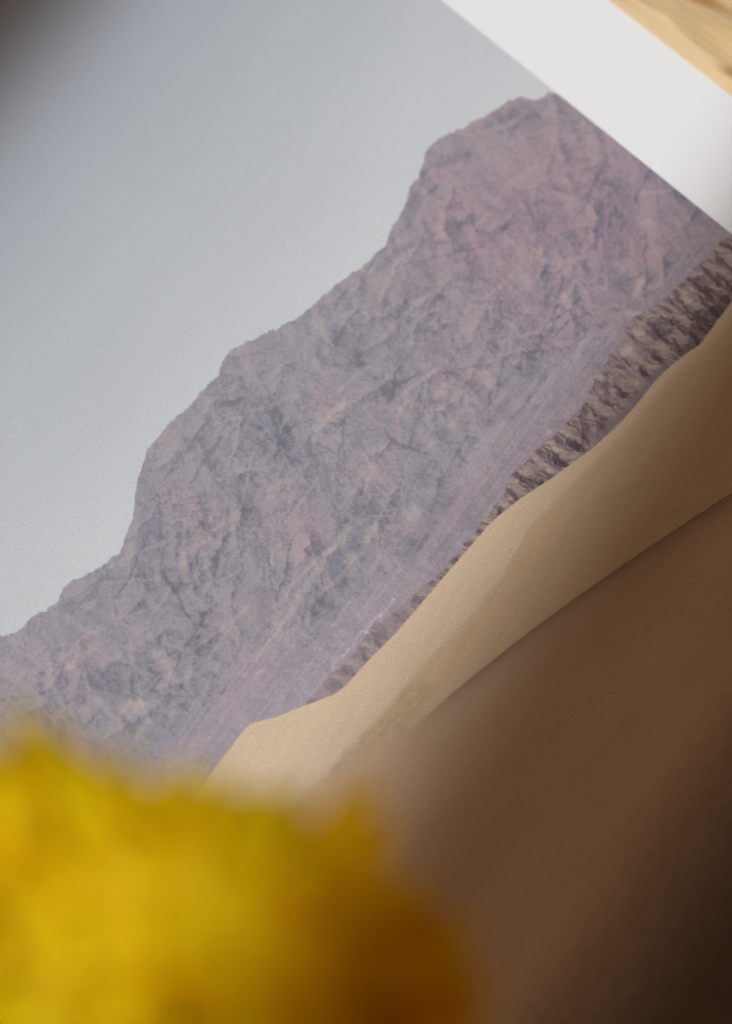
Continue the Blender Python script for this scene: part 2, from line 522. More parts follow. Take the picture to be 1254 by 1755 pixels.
for pts, w, a in [
    ([(586, 689), (565, 715), (541, 734)], 6, .8), ([(600, 700), (570, 722)], 4, .5), ([(535, 752), (537, 760)], 4, .8), ([(436, 806), (407, 807)], 3, .7), ([(392, 821), (374, 824)], 4, .6),
    ([(698, 673), (682, 715)], 5, .7), ([(678, 450), (656, 498), (645, 520)], 4, .5), ([(385, 895), (337, 936)], 4, .6), ([(318, 955), (312, 970)], 6, .5),
    ([(474, 933), (465, 965), (455, 987)], 3.5, .6), ([(598, 905), (570, 942), (535, 987), (503, 1035), (481, 1073), (440, 1130)], 6, .65),
    ([(650, 900), (645, 908)], 5, .7), ([(631, 918), (632, 930)], 4, .5), ([(604, 953), (596, 966)], 5, .7), ([(663, 873)], 5, .5), ([(710, 875), (700, 890)], 10, .5),
    ([(675, 1025), (630, 1078), (590, 1122)], 1.8, .9), ([(150, 1082), (180, 1078)], 6, .4), ([(160, 1108), (143, 1120), (121, 1145)], 7, .6), ([(270, 1122), (290, 1135), (295, 1160)], 9, .6),
    ([(210, 1216), (240, 1208)], 12, .8), ([(118, 1063)], 8, .5), ([(191, 967)], 6, .5), ([(239, 1047), (198, 1062)], 3, .6), ([(25, 1100)], 9, .5), ([(255, 1235), (240, 1260)], 8, .6),
    ([(290, 1110), (310, 1112)], 4, .6), ([(345, 1045), (342, 1035)], 3, .5), ([(680, 448), (700, 436), (718, 428)], 4, .5), ([(1069, 461)], 9, .7), ([(1098, 481), (1092, 503)], 7, .8), ([(1120, 490)], 8, .5),
    ([(1123, 430), (1134, 458), (1131, 492)], 3.5, .7), ([(1109, 385)], 9, .7), ([(985, 481), (962, 523), (942, 557)], 3, .6), ([(1013, 495), (1041, 495)], 2.5, .6), ([(1075, 535), (1095, 537)], 3, .6),
    ([(923, 435)], 9, .6), ([(898, 470), (902, 490)], 5, .5), ([(700, 330), (693, 350)], 4, .3), ([(835, 640), (838, 655)], 8, .6), ([(800, 640), (825, 640)], 7, .4), ([(885, 600), (882, 622)], 6, .6),
    ([(815, 690), (790, 672), (760, 660)], 4, .4), ([(775, 725), (780, 732)], 5, .5), ([(792, 562)], 7, .5), ([(882, 548)], 4, .7), ([(905, 530), (895, 545)], 4, .4), ([(715, 880)], 10, .3),
    ([(938, 735), (935, 742)], 4, .7), ([(450, 1148), (440, 1160)], 4, .5), ([(1000, 580), (990, 610)], 3, .4), ([(740, 760), (725, 775)], 5, .4), ([(570, 838)], 5, .7), ([(655, 760), (600, 850)], 4, .35),
]:
    stroke(lt, pts, w, a)
for pts, w, a in [
    ([(865, 184), (830, 202), (800, 215)], 8, .9), ([(791, 243), (830, 234)], 7, .6), ([(772, 291), (740, 304)], 6, .7), ([(795, 352), (770, 366)], 12, .7), ([(932, 397), (973, 387)], 8, .7),
    ([(804, 438), (815, 420)], 16, .6), ([(905, 438)], 13, .6), ([(940, 170)], 8, .6), ([(750, 385)], 20, .4), ([(910, 460), (900, 520)], 10, .4), ([(1120, 440)], 22, .6), ([(1060, 540)], 18, .4),
    ([(560, 695)], 20, .6), ([(450, 850), (520, 830)], 16, .4), ([(340, 930), (310, 970)], 8, .5), ([(750, 640), (820, 640)], 18, .5), ([(760, 680)], 20, .4), ([(690, 680), (660, 800)], 14, .4),
    ([(520, 960), (540, 900)], 26, .4), ([(140, 1100)], 22, .4), ([(215, 945)], 9, .5), ([(960, 330), (990, 300)], 20, .4), ([(1100, 340)], 18, .3), ([(280, 1170)], 14, .4), ([(400, 1040)], 25, .3),
    ([(1020, 440), (1000, 400)], 16, .3), ([(715, 310)], 5, .4), ([(495, 1010), (470, 1060)], 12, .3),
]:
    stroke(pk, pts, w, a)
facet(dk, [(613, 838), (628, 854), (624, 889), (589, 940), (564, 953), (545, 991), (525, 1023), (503, 1046), (500, 1071), (519, 1065), (573, 1042), (592, 998), (615, 940), (640, 905), (660, 870)], .42)
facet(dk, [(740, 850), (790, 840), (780, 880), (745, 915), (700, 960), (690, 930), (720, 890)], .3)
facet(dk, [(540, 590), (570, 565), (650, 580), (645, 620), (600, 640), (560, 625)], .3)
facet(dk, [(690, 300), (640, 470), (700, 540), (740, 470), (720, 420)], .10)
facet(dk, [(430, 720), (470, 690), (520, 720), (490, 780), (440, 790), (400, 780)], .22)
facet(dk, [(340, 850), (420, 830), (460, 880), (380, 960), (330, 930)], .12)
facet(lt, [(887, 237), (938, 192), (948, 234), (935, 279), (906, 288), (887, 272)], .12)
facet(dk, [(887, 237), (938, 192), (948, 234), (935, 279), (906, 288), (887, 272)], .22)
facet(dk, [(807, 355), (855, 352), (865, 380), (823, 397)], .2)
facet(dk, [(1010, 300), (1060, 320), (1075, 420), (1040, 470), (980, 480), (950, 420), (1020, 370)], .22)
facet(dk, [(160, 1140), (260, 1130), (275, 1190), (240, 1205), (170, 1190), (110, 1210)], .3)
facet(lt, [(715, 660), (760, 650), (815, 680), (800, 720), (740, 740), (705, 700)], .16)
facet(dk, [(880, 520), (920, 480), (960, 520), (930, 580), (900, 640), (885, 640)], .25)
facet(dk, [(530, 1100), (555, 1080), (545, 1090), (510, 1110)], .4)

smoothf = np.clip(pk, 0, 1)
val = gsh * 0.34 + crag * .80 + vein * .95 + gfine * .06 + fine * 0.25 + grit * 0.24 + strat * 0.06 + blot * 0.20 + hatch * 0.32 + tone * 0.20 - crease * 0.15
darkness = np.clip(-val, 0, 1) + np.clip(dk, 0, 1.2) * 0.85
lightness = np.clip(val, 0, 1) * 0.55 + np.clip(lt, 0, 1) * 0.8
bl = np.clip(0.50 - lowc * 0.42 - pk * 0.5 + blot * 0.35 - facepink * .25, 0, 1)[..., None]
mt = c_mauve * (1 - bl) + c_blue * bl
rose = np.exp(-(((X - 1010) / 260) ** 2 + ((Y - 350) / 230) ** 2)) * .42 + np.exp(-(((X - 800) / 120) ** 2 + ((Y - 380) / 90) ** 2)) * .2
pw = np.clip(rose + pk * 0.8 + np.clip(lowp * .5 + facepink * .35 + blot * .15, 0, 1) * 0.55, 0, 0.9)[..., None]
mt = mt * (1 - pw) + c_pink * pw
rw = np.clip(rose * .6, 0, .6)[..., None]
mt = mt * (1 - rw) + lin(156, 128, 140) * rw * (1 + .25 * gsh[..., None])
dd = np.clip(darkness * 0.72, 0, 0.85)[..., None]
mt = mt * (1 - dd) + c_dark * dd
ll = np.clip(lightness * 0.62, 0, 0.9)[..., None]
mt = mt * (1 - ll) + c_cream * ll
# the air in the printed view: paler and flatter towards the ridge on the left
dr = above(RIDGE, X, Y)
pale = (0.16 * (1 - smooth(0, 260, dr)) + 0.05)[..., None]
mt = mt * (1 - pale) + lin(178, 172, 176) * pale
# saturation rises towards the nearer slopes on the right
near = smooth(500, 1200, X)[..., None]
lum = mt.mean(axis=2, keepdims=True)
mt = np.clip(lum + (mt - lum) * (1 + 0.22 * near), 0, 1) * (1 - 0.10 * near)

# --- gravel fan along the foot: fine parallel streaks
streak = fbm(A / 210 + wx * .01, (B + A * .10) / 4.2 + wy * .03, 3, 101, .7)
streak2 = fbm(A / 300, (B + A * .10) / 16, 2, 107)
fan_d = above(FAN, Xw, Yw)
fanm = smooth(-22, 22, fan_d + hatch * 14 + blot * 14 + streak * 22 + streak2 * 30)[..., None]
fan = lin(164, 152, 159) * (1 + 0.13 * streak + 0.10 * streak2 + 0.10 * fine + 0.08 * grit + 0.05 * gsh)[..., None]
fan = fan * (1 - 0.3 * np.clip(dk, 0, 1)[..., None]) + np.clip(lt, 0, 1)[..., None] * 0.2
pinkf = np.clip(lowp * .5 + streak2 * .3, 0, .5)[..., None]
fan = fan * (1 - pinkf) + lin(170, 151, 158) * pinkf
bluef = np.clip(blot * .7 - .05, 0, .45)[..., None]
fan = fan * (1 - bluef) + lin(134, 132, 150) * bluef
fan = fan * (1 - 0.12 * near)
fanm = fanm * .82
pic = mt * (1 - fanm) + fan * fanm

# --- low eroded hills in front of the fan
hd = np.zeros_like(X); hl = np.zeros_like(X)
hf = ridged((A + B * .35 + wx * 1.6) / 26, (B + wy * 1.2) / 64, 4, 121)
hf2 = ridged((X + wx) / 11, (Y + wy) / 30, 3, 131)
gy2, gx2 = np.gradient(hf + 0.4 * hf2)
hr = gx2 * 0.95 + gy2 * 0.2
hr = np.tanh(hr / (hr.std() + 1e-6) * 0.7)
for pts, a in [
    ([(1182, 475), (1205, 472), (1222, 500), (1226, 522), (1208, 516), (1196, 492)], .9), ([(1155, 492), (1168, 500), (1170, 520), (1158, 512)], .8),
    ([(1108, 545), (1154, 545), (1158, 572), (1120, 580)], .75), ([(1226, 520), (1254, 500), (1254, 519), (1233, 546), (1216, 566), (1205, 540)], .9),
    ([(1185, 535), (1200, 530), (1215, 560), (1200, 588), (1178, 602), (1165, 600), (1182, 570)], .85), ([(1120, 592), (1132, 610), (1130, 622), (1118, 612)], .8),
    ([(1095, 625), (1108, 632), (1112, 648), (1100, 645)], .8), ([(1060, 600), (1075, 612), (1088, 640), (1078, 628)], .6),
    ([(1050, 650), (1062, 655), (1070, 678), (1066, 686), (1058, 668)], .8), ([(1036, 632), (1046, 650), (1040, 668), (1030, 650)], .7), ([(1038, 690), (1055, 696), (1048, 702)], .8),
    ([(995, 708), (1004, 690), (1012, 720), (1010, 760), (1000, 765)], .75), ([(1018, 722), (1032, 712), (1040, 735), (1025, 750)], .7), ([(978, 755), (1000, 760), (992, 772), (978, 768)], .8),
    ([(952, 785), (975, 788), (968, 800), (955, 798)], .85), ([(895, 812), (925, 815), (930, 828), (900, 838), (885, 830)], .7), ([(870, 856), (882, 862), (876, 868)], .8),
    ([(853, 862), (862, 870), (852, 884)], .7), ([(640, 1075), (660, 1075), (664, 1092), (650, 1098)], .6), ([(700, 1030), (716, 1028), (712, 1044)], .5), ([(578, 1148), (600, 1145), (596, 1160), (580, 1160)], .7),
    ([(552, 1172), (580, 1168), (566, 1188)], .6), ([(612, 1110), (640, 1112), (625, 1130)], .6), ([(760, 975), (775, 972), (765, 985)], .6), ([(680, 1050), (690, 1060), (676, 1070)], .4),
]:
    facet(hd, pts, a, 2.5)
for pts, a in [
    ([(1160, 496), (1188, 494), (1198, 515), (1172, 520)], .8), ([(1075, 574), (1103, 548), (1108, 565), (1095, 580)], .8), ([(1060, 590), (1085, 600), (1100, 625), (1085, 645), (1068, 620)], .7),
    ([(1128, 585), (1148, 590), (1140, 612)], .6), ([(1092, 632), (1100, 648), (1086, 660)], .7), ([(1044, 672), (1058, 676), (1050, 690)], .9), ([(1014, 665), (1030, 672), (1024, 690)], .7),
    ([(1002, 700), (1010, 690), (1014, 720), (1008, 728)], .6), ([(960, 742), (975, 740), (968, 758)], .5), ([(940, 762), (962, 765), (950, 775)], .6), ([(905, 790), (930, 800), (920, 812), (900, 806)], .7),
    ([(933, 800), (948, 802), (940, 815)], .8), ([(862, 850), (878, 855), (870, 860)], .9), ([(840, 876), (852, 872), (848, 890)], .9), ([(700, 1020), (712, 1024), (700, 1042)], .6),
    ([(630, 1100), (645, 1098), (640, 1118), (628, 1120)], .5), ([(600, 1140), (615, 1128), (618, 1138)], .4), ([(1109, 537), (1154, 537), (1154, 543), (1109, 543)], .9), ([(1160, 560), (1170, 575), (1165, 580)], .6),
]:
    facet(hl, pts, a, 2.5)
ribs = np.sin((X + wx * 1.2) * 0.85) * smooth(.3, .7, hd)
foot = lin(148, 130, 131)[None, None] * np.ones_like(X)[..., None]
ddk = np.clip(np.clip(-gfine, 0, 2) * 0.40 + np.clip(-hr, 0, 1) * 0.12 + np.clip(hd, 0, 1) * 0.58 - hl * 0.2 + ribs * 0.14 + np.clip(-hatch, 0, 1) * .25 + fine * .08, 0, .95)[..., None]
foot = foot * (1 - ddk) + lin(84, 70, 76) * ddk
dll = np.clip(np.clip(gfine, 0, 2) * 0.22 + np.clip(hl, 0, 1) * 0.26 - hd * 0.3 + np.clip(hatch, 0, 1) * .14, 0, .9)[..., None]
foot = foot * (1 - dll) + lin(204, 184, 168) * dll
foot = foot * (1 + 0.07 * fine)[..., None]
# thin far end of the hills is hazier
hz = (1 - smooth(560, 900, X))[..., None] * 0.42
foot = foot * (1 - hz) + lin(160, 146, 154) * hz
# the smooth grey slope in front of the hills
slope = smooth(-26, -12, above(DUNE, X, Y)) * smooth(1000, 1050, X) * (1 - smooth(1130, 1165, X))
slope = slope[..., None] * 0.8
foot = foot * (1 - slope) + lin(140, 124, 130) * slope
footm = smooth(-3, 3, above(FOOT, X + wx * .9, Y + wy * .9))[..., None]
pic = pic * (1 - footm) + foot * footm

# --- sky over the mountain edge
rag = noise(X / 5, Y / 5, 145) * 2.2 + noise(X / 13, Y / 13, 146) * 3.0
mm = smooth(-1.8, 1.8, dr + rag)[..., None]
sky = sky * (1 + 0.025 * fbm(A / 420, Bs / 170, 2, 401))[..., None]
pic = sky * (1 - mm) + pic * mm

# --- dunes
grain = fbm(X / 3.2, Y / 3.2, 2, 151, .8)
und = fbm(A / 260, B / 90, 3, 161)
d1 = above(DUNE, X, Y)
sl = smooth(-9, 9, above(SLIP, X + wx * .25, Y + wy * .25))
dune = lin(209, 185, 157) * (1 + 0.03 * und)[..., None]
low = lin(201, 173, 140) * (1 + 0.045 * und)[..., None]
slw = (sl * smooth(0, 40, d1))[..., None]
dune = dune * (1 - slw) + low * slw
pat = np.zeros_like(X)
facet(pat, [(549, 1338), (597, 1284), (667, 1208), (720, 1160), (745, 1180), (700, 1250), (640, 1300), (585, 1340)], 1.0, 10)
rip = noise(A / 60 + wx * .1, B / 7 + wy * .25, 171)
facet(pat, [(1030, 850), (1070, 835), (1130, 820), (1125, 832), (1060, 850)], .5, 10)
pat = np.clip(pat, 0, 1) * (0.75 + 0.5 * rip)
dune = dune * (1 - 0.18 * np.clip(pat, 0, 1.2)[..., None])
tex_r = noise(A / 90 + und, (B + A * .25) / 13, 175) * smooth(0, 60, d1)
dune = dune * (1 + 0.045 * tex_r)[..., None]
# nearer dune behind the crest line, its lee side in the printed view darker along the crest
cp = np.array([p for p in CREST if 700 < p[0]], np.float64)
pf = np.polyfit((cp[:, 0] - 1000) / 300, cp[:, 1], 3)
xs_ = np.arange(700, 1351, 25)
CREST = [p for p in CREST if p[0] < 690] + list(zip(xs_, np.polyval(pf, (xs_ - 1000) / 300)))
cdist = above(CREST, X, Y)
lee = np.exp(-np.clip(cdist, 0, 900) / 62.0) * smooth(600, 800, X)
near_d = lin(203, 172, 142) * (1 + 0.05 * und)[..., None]
near_d = near_d * (1 - 0.24 * lee - 0.32 * np.exp(-np.clip(cdist, 0, 900) / 16.0) * smooth(650, 850, X))[..., None]
band = noise((A + 40) / 330, (B - A * .12) / 60, 181)
near_d = near_d * (1 + 0.04 * band)[..., None]
soft = 2.0 + 26 * (1 - smooth(560, 800, X))
cm = smooth(-1, 1, cdist / soft)[..., None]
dune = dune * (1 - cm) + near_d * cm
# scrubby foreground of the view
kd = above(DARK, X + wx * 1.2, Y + wy * 1.2)
km = smooth(-70, 150, kd)
shr = fbm((X * .8 + Y * .5) / 26, (Y * .8 - X * .5) / 52, 4, 191, .65)
fore = lin(166, 138, 116)[None, None] * (1 + 0.07 * shr)[..., None]
spots = smooth(.35, .62, fbm((X + Y * .6) / 15, (Y - X * .6) / 34, 3, 201, .6)) * smooth(-30, 80, kd)
fore = fore * (1 - 0.10 * spots)[..., None]
deep = (0.75 * smooth(40, 480, kd))[..., None]
fore = fore * (1 - deep) + lin(48, 40, 33) * deep
dune = dune * (1 - km[..., None]) + fore * km[..., None]
dune = dune * (1 + 0.07 * grain)[..., None]
dm = smooth(-1.3, 1.3, d1)[..., None]
pic = pic * (1 - dm) + dune * dm

# thin ink at the picture's edge, print grain, tiny specks in the paper
pic = pic * (1 + 0.012 * grain)[..., None]
sp = rng.rand(*X.shape)
pic[sp < 0.0006] *= 0.80
pic[(sp > 0.5) & (sp < 0.50005)] *= 0.62
pic = np.clip(pic, 0.004, 0.93) * 1.02

# ------------------------------------------------------------------ table
BORDER_W = BORDER
tb, nt, bs = new_mat("pine_wood")
N, L = nt.nodes, nt.links
tc = N.new('ShaderNodeTexCoord')
mp = N.new('ShaderNodeMapping')
ang = math.atan2(EV[1], EV[0])
mp.inputs['Rotation'].default_value = (0, 0, -ang - math.radians(4))
L.new(tc.outputs['Object'], mp.inputs['Vector'])
st1 = N.new('ShaderNodeMapping'); st1.inputs['Scale'].default_value = (7, 60, 20)
L.new(mp.outputs[0], st1.inputs['Vector'])
n1 = N.new('ShaderNodeTexNoise'); n1.inputs['Scale'].default_value = 1.0; n1.inputs['Detail'].default_value = 5; n1.inputs['Distortion'].default_value = 0.6
L.new(st1.outputs[0], n1.inputs['Vector'])
st2 = N.new('ShaderNodeMapping'); st2.inputs['Scale'].default_value = (30, 900, 200)
L.new(mp.outputs[0], st2.inputs['Vector'])
n2 = N.new('ShaderNodeTexNoise'); n2.inputs['Scale'].default_value = 1.0; n2.inputs['Detail'].default_value = 3
L.new(st2.outputs[0], n2.inputs['Vector'])
cr = N.new('ShaderNodeValToRGB')
cr.color_ramp.elements[0].position = 0.30; cr.color_ramp.elements[0].color = (*lin(176, 124, 62), 1)
cr.color_ramp.elements[1].position = 0.72; cr.color_ramp.elements[1].color = (*lin(246, 212, 160), 1)
e = cr.color_ramp.elements.new(0.48); e.color = (*lin(212, 184, 140), 1)
e = cr.color_ramp.elements.new(0.58); e.color = (*lin(232, 198, 146), 1)
L.new(n1.outputs[0], cr.inputs[0])
mx = N.new('ShaderNodeMix'); mx.data_type = 'RGBA'; mx.blend_type = 'MULTIPLY'
mx.inputs[0].default_value = 0.45
cr2 = N.new('ShaderNodeValToRGB')
cr2.color_ramp.elements[0].position = 0.3; cr2.color_ramp.elements[0].color = (0.62, 0.55, 0.45, 1)
cr2.color_ramp.elements[1].position = 0.65; cr2.color_ramp.elements[1].color = (1, 1, 1, 1)
L.new(n2.outputs[0], cr2.inputs[0])
L.new(cr.outputs[0], mx.inputs[6]); L.new(cr2.outputs[0], mx.inputs[7])
dq = N.new('ShaderNodeVectorMath'); dq.operation = 'DOT_PRODUCT'; dq.inputs[1].default_value = tuple(-EU)
L.new(tc.outputs['Object'], dq.inputs[0])
EDGE = float((-EU).dot(P0)) + BORDER_W
nz = N.new('ShaderNodeTexNoise'); nz.inputs['Scale'].default_value = 45; nz.inputs['Detail'].default_value = 3
L.new(tc.outputs['Object'], nz.inputs['Vector'])
md = N.new('ShaderNodeMath'); md.operation = 'MULTIPLY_ADD'; md.inputs[1].default_value = 0.008
L.new(nz.outputs[0], md.inputs[0]); L.new(dq.outputs['Value'], md.inputs[2])
sr = N.new('ShaderNodeMapRange'); sr.interpolation_type = 'SMOOTHSTEP'
sr.inputs[1].default_value = EDGE + 0.0105; sr.inputs[2].default_value = EDGE + 0.0125; sr.inputs[3].default_value = 1.0; sr.inputs[4].default_value = 0.0
L.new(md.outputs[0], sr.inputs[0])
sap = N.new('ShaderNodeMix'); sap.data_type = 'RGBA'; sap.blend_type = 'MIX'
sap.inputs[7].default_value = (*lin(250, 218, 172), 1)
sm_ = N.new('ShaderNodeMath'); sm_.operation = 'MULTIPLY'; sm_.inputs[1].default_value = 0.62
L.new(sr.outputs[0], sm_.inputs[0]); L.new(sm_.outputs[0], sap.inputs[0]); L.new(mx.outputs[2], sap.inputs[6])
last = sap.outputs[2]
for (kx, ky, kl, kw) in ((1190, -8, .016, .0035), (1262, 128, .008, .0028), (1330, 60, .02, .004)):
    kp = on_plane(kx, ky, 0.0)
    sb = N.new('ShaderNodeVectorMath'); sb.operation = 'SUBTRACT'; sb.inputs[1].default_value = tuple(kp)
    L.new(tc.outputs['Object'], sb.inputs[0])
    mpk = N.new('ShaderNodeMapping'); mpk.vector_type = 'TEXTURE'
    mpk.inputs['Rotation'].default_value = (0, 0, math.atan2(EV[1], EV[0]) + .25); mpk.inputs['Scale'].default_value = (kl, kw, .01)
    L.new(sb.outputs[0], mpk.inputs['Vector'])
    le = N.new('ShaderNodeVectorMath'); le.operation = 'LENGTH'; L.new(mpk.outputs[0], le.inputs[0])
    kr = N.new('ShaderNodeMapRange'); kr.interpolation_type = 'SMOOTHSTEP'
    kr.inputs[1].default_value = .2; kr.inputs[2].default_value = 1.15; kr.inputs[3].default_value = 0.8; kr.inputs[4].default_value = 0.0
    L.new(le.outputs['Value'], kr.inputs[0])
    km_ = N.new('ShaderNodeMix'); km_.data_type = 'RGBA'; km_.inputs[7].default_value = (*lin(168, 116, 52), 1)
    L.new(kr.outputs[0], km_.inputs[0]); L.new(last, km_.inputs[6]); last = km_.outputs[2]
L.new(last, bs.inputs['Base Color'])
bs.inputs['Roughness'].default_value = 0.45
bp = N.new('ShaderNodeBump'); bp.inputs['Strength'].default_value = 0.25; bp.inputs['Distance'].default_value = 0.0006
L.new(n2.outputs[0], bp.inputs['Height']); L.new(bp.outputs[0], bs.inputs['Normal'])


def slab(name, corners, z0, z1, mat, parent=None):
    """solid sheet over a quad of (x, y) corners, with a small chamfer on its top edge"""
    c = np.array(corners); ctr = c.mean(axis=0)
    ch = min(0.0015, (z1 - z0) * 0.4)
    inn = np.array([p + (ctr - p) / np.linalg.norm(ctr - p) * ch for p in c])
    vs_ = [(*p, z0) for p in c] + [(*p, z1 - ch) for p in c] + [(*p, z1) for p in inn]
    fs = [(3, 2, 1, 0)]
    for k in range(4):
        j = (k + 1) % 4
        fs += [(k, j, j + 4, k + 4), (k + 4, j + 4, j + 8, k + 8)]
    fs.append((8, 9, 10, 11))
    me = bpy.data.meshes.new(name)
    me.from_pydata(vs_, [], fs); me.update()
    import bmesh
    b = bmesh.new(); b.from_mesh(me); bmesh.ops.recalc_face_normals(b, faces=b.faces); b.to_mesh(me); b.free()
    return link(name, me, mat, parent)


def xy(s, t):
    p = P0 + EU * s + EV * t
    return (p[0], p[1])


# table boards run along the sheet's right edge
tab = bpy.data.objects.new("wooden_table", None)
COL.objects.link(tab)
tag(tab, "honey-coloured pine table top with visible grain under the print", "table")
tab["kind"] = "structure"
tbs = slab("table_board", [xy(-0.34, T_MIN - 0.30), xy(S_MAX + 0.40, T_MIN - 0.30), xy(S_MAX + 0.40, T_MAX + 0.35), xy(-0.34, T_MAX + 0.35)], -0.03, 0.0, tb, tab)

# ------------------------------------------------------------------ the print
pap, nt, bs = new_mat("matt_paper")
N, L = nt.nodes, nt.links
bs.inputs['Base Color'].default_value = (0.83, 0.83, 0.82, 1)
bs.inputs['Roughness'].default_value = 0.7
bs.inputs['Specular IOR Level'].default_value = 0.25


def paper_bump(nt, bs):
    N, L = nt.nodes, nt.links
    tc = N.new('ShaderNodeTexCoord')
    a = N.new('ShaderNodeTexNoise'); a.inputs['Scale'].default_value = 1100; a.inputs['Detail'].default_value = 3
    L.new(tc.outputs['Object'], a.inputs['Vector'])
    b = N.new('ShaderNodeBump'); b.inputs['Strength'].default_value = 0.9; b.inputs['Distance'].default_value = 0.00018
    L.new(a.outputs[0], b.inputs['Height']); L.new(b.outputs[0], bs.inputs['Normal'])
    return tc, a


paper_bump(nt, bs)

ink, nt, bs = new_mat("printed_paper")
N, L = nt.nodes, nt.links
tc, pn = paper_bump(nt, bs)
at = N.new('ShaderNodeAttribute'); at.attribute_name = "ink"; at.attribute_type = 'GEOMETRY'
g1 = N.new('ShaderNodeTexNoise'); g1.inputs['Scale'].default_value = 2300; g1.inputs['Detail'].default_value = 2
L.new(tc.outputs['Object'], g1.inputs['Vector'])
mr = N.new('ShaderNodeMapRange')
mr.inputs[1].default_value = 0.25; mr.inputs[2].default_value = 0.75; mr.inputs[3].default_value = 0.90; mr.inputs[4].default_value = 1.10
L.new(g1.outputs[0], mr.inputs[0])
mx = N.new('ShaderNodeMix'); mx.data_type = 'RGBA'; mx.blend_type = 'MULTIPLY'; mx.inputs[0].default_value = 1.0
cb = N.new('ShaderNodeCombineColor')
for k in range(3):
    L.new(mr.outputs[0], cb.inputs[k])
L.new(at.outputs['Color'], mx.inputs[6]); L.new(cb.outputs[0], mx.inputs[7])
L.new(mx.outputs[2], bs.inputs['Base Color'])
bs.inputs['Roughness'].default_value = 0.62
bs.inputs['Specular IOR Level'].default_value = 0.3

pr = bpy.data.objects.new("photo_print", None)
COL.objects.link(pr)
tag(pr, "large matt photo print of hazy mauve mountains and sand dunes with a white border", "print")
slab("paper_sheet", [xy(-BORDER, T_MIN - 0.03), xy(S_MAX + 0.03, T_MIN - 0.03), xy(S_MAX + 0.03, T_MAX + 0.03), xy(-BORDER, T_MAX + 0.03)],
     0.0004, SURF - 0.00008, pap, pr)

# dense cells where the picture is looked at, single cells beyond
vis = (X > -70) & (X < W + 70) & (Y > -70) & (Y < H + 70)
need = np.zeros(X.shape, bool)
cells = []
idx = np.arange(X.size).reshape(X.shape)
for r in range(0, NT, TILE):
    for c in range(0, NS, TILE):
        if vis[r:r + TILE + 1:8, c:c + TILE + 1:8].any():
            q = idx[r:r + TILE + 1, c:c + TILE + 1]
            cells.append(np.stack([q[:-1, :-1], q[1:, :-1], q[1:, 1:], q[:-1, 1:]], -1).reshape(-1, 4))
        else:
            cells.append(np.array([[idx[r, c], idx[r + TILE, c], idx[r + TILE, c + TILE], idx[r, c + TILE]]]))
quads = np.concatenate(cells)
used, inv = np.unique(quads, return_inverse=True)
quads = inv.reshape(-1, 4)
co = np.stack([PX3.ravel()[used], PY3.ravel()[used], np.full(used.size, SURF)], -1).astype(np.float32)
colr = np.concatenate([pic.reshape(-1, 3)[used], np.ones((used.size, 1))], 1).astype(np.float32)
a_, b_, c_ = co[quads[0, 0]], co[quads[0, 1]], co[quads[0, 2]]
if np.cross(b_ - a_, c_ - a_)[2] < 0:
    quads = quads[:, ::-1]
me = bpy.data.meshes.new("printed_image")
me.vertices.add(len(co)); me.vertices.foreach_set("co", co.ravel())
me.loops.add(quads.size); me.loops.foreach_set("vertex_index", np.ascontiguousarray(quads).ravel().astype(np.int32))
me.polygons.add(len(quads)); me.polygons.foreach_set("loop_start", np.arange(0, quads.size, 4, dtype=np.int32))
me.update()
at_ = me.attributes.new("ink", 'FLOAT_COLOR', 'POINT')
at_.data.foreach_set("color", colr.ravel())
link("printed_image", me, ink, pr)

# ------------------------------------------------------------------ the flower held in front of the lens
random.seed(5)


def petal_mat(name, base, rough=0.55):
    mt_, nt, bs = new_mat(name)
    N, L = nt.nodes, nt.links
    tc = N.new('ShaderNodeTexCoord')
    n = N.new('ShaderNodeTexNoise'); n.inputs['Scale'].default_value = 90; n.inputs['Detail'].default_value = 3
    L.new(tc.outputs['Object'], n.inputs['Vector'])
    r = N.new('ShaderNodeValToRGB')
    r.color_ramp.elements[0].position = 0.3; r.color_ramp.elements[0].color = (base[0] * .93, base[1] * .86, base[2], 1)
    r.color_ramp.elements[1].position = 0.7; r.color_ramp.elements[1].color = (*base, 1)
    L.new(n.outputs[0], r.inputs[0]); L.new(r.outputs[0], bs.inputs['Base Color'])
    bs.inputs['Roughness'].default_value = rough
    bs.inputs['Specular IOR Level'].default_value = 0.15
    tr = N.new('ShaderNodeBsdfTranslucent'); L.new(r.outputs[0], tr.inputs[0])
    ms = N.new('ShaderNodeMixShader'); ms.inputs[0].default_value = 0.42
    L.new(bs.outputs[0], ms.inputs[1]); L.new(tr.outputs[0], ms.inputs[2])
    L.new(ms.outputs[0], N["Material Output"].inputs[0])
    return mt_


yel = petal_mat("yellow_petal", (0.99, 0.80, 0.003))
yel_shade = petal_mat("shaded_yellow_petal", (0.99, 0.68, 0.003))  # warm shade of the flower's right side put into the petal colour
grn = petal_mat("leaf_green", (0.07, 0.16, 0.025))


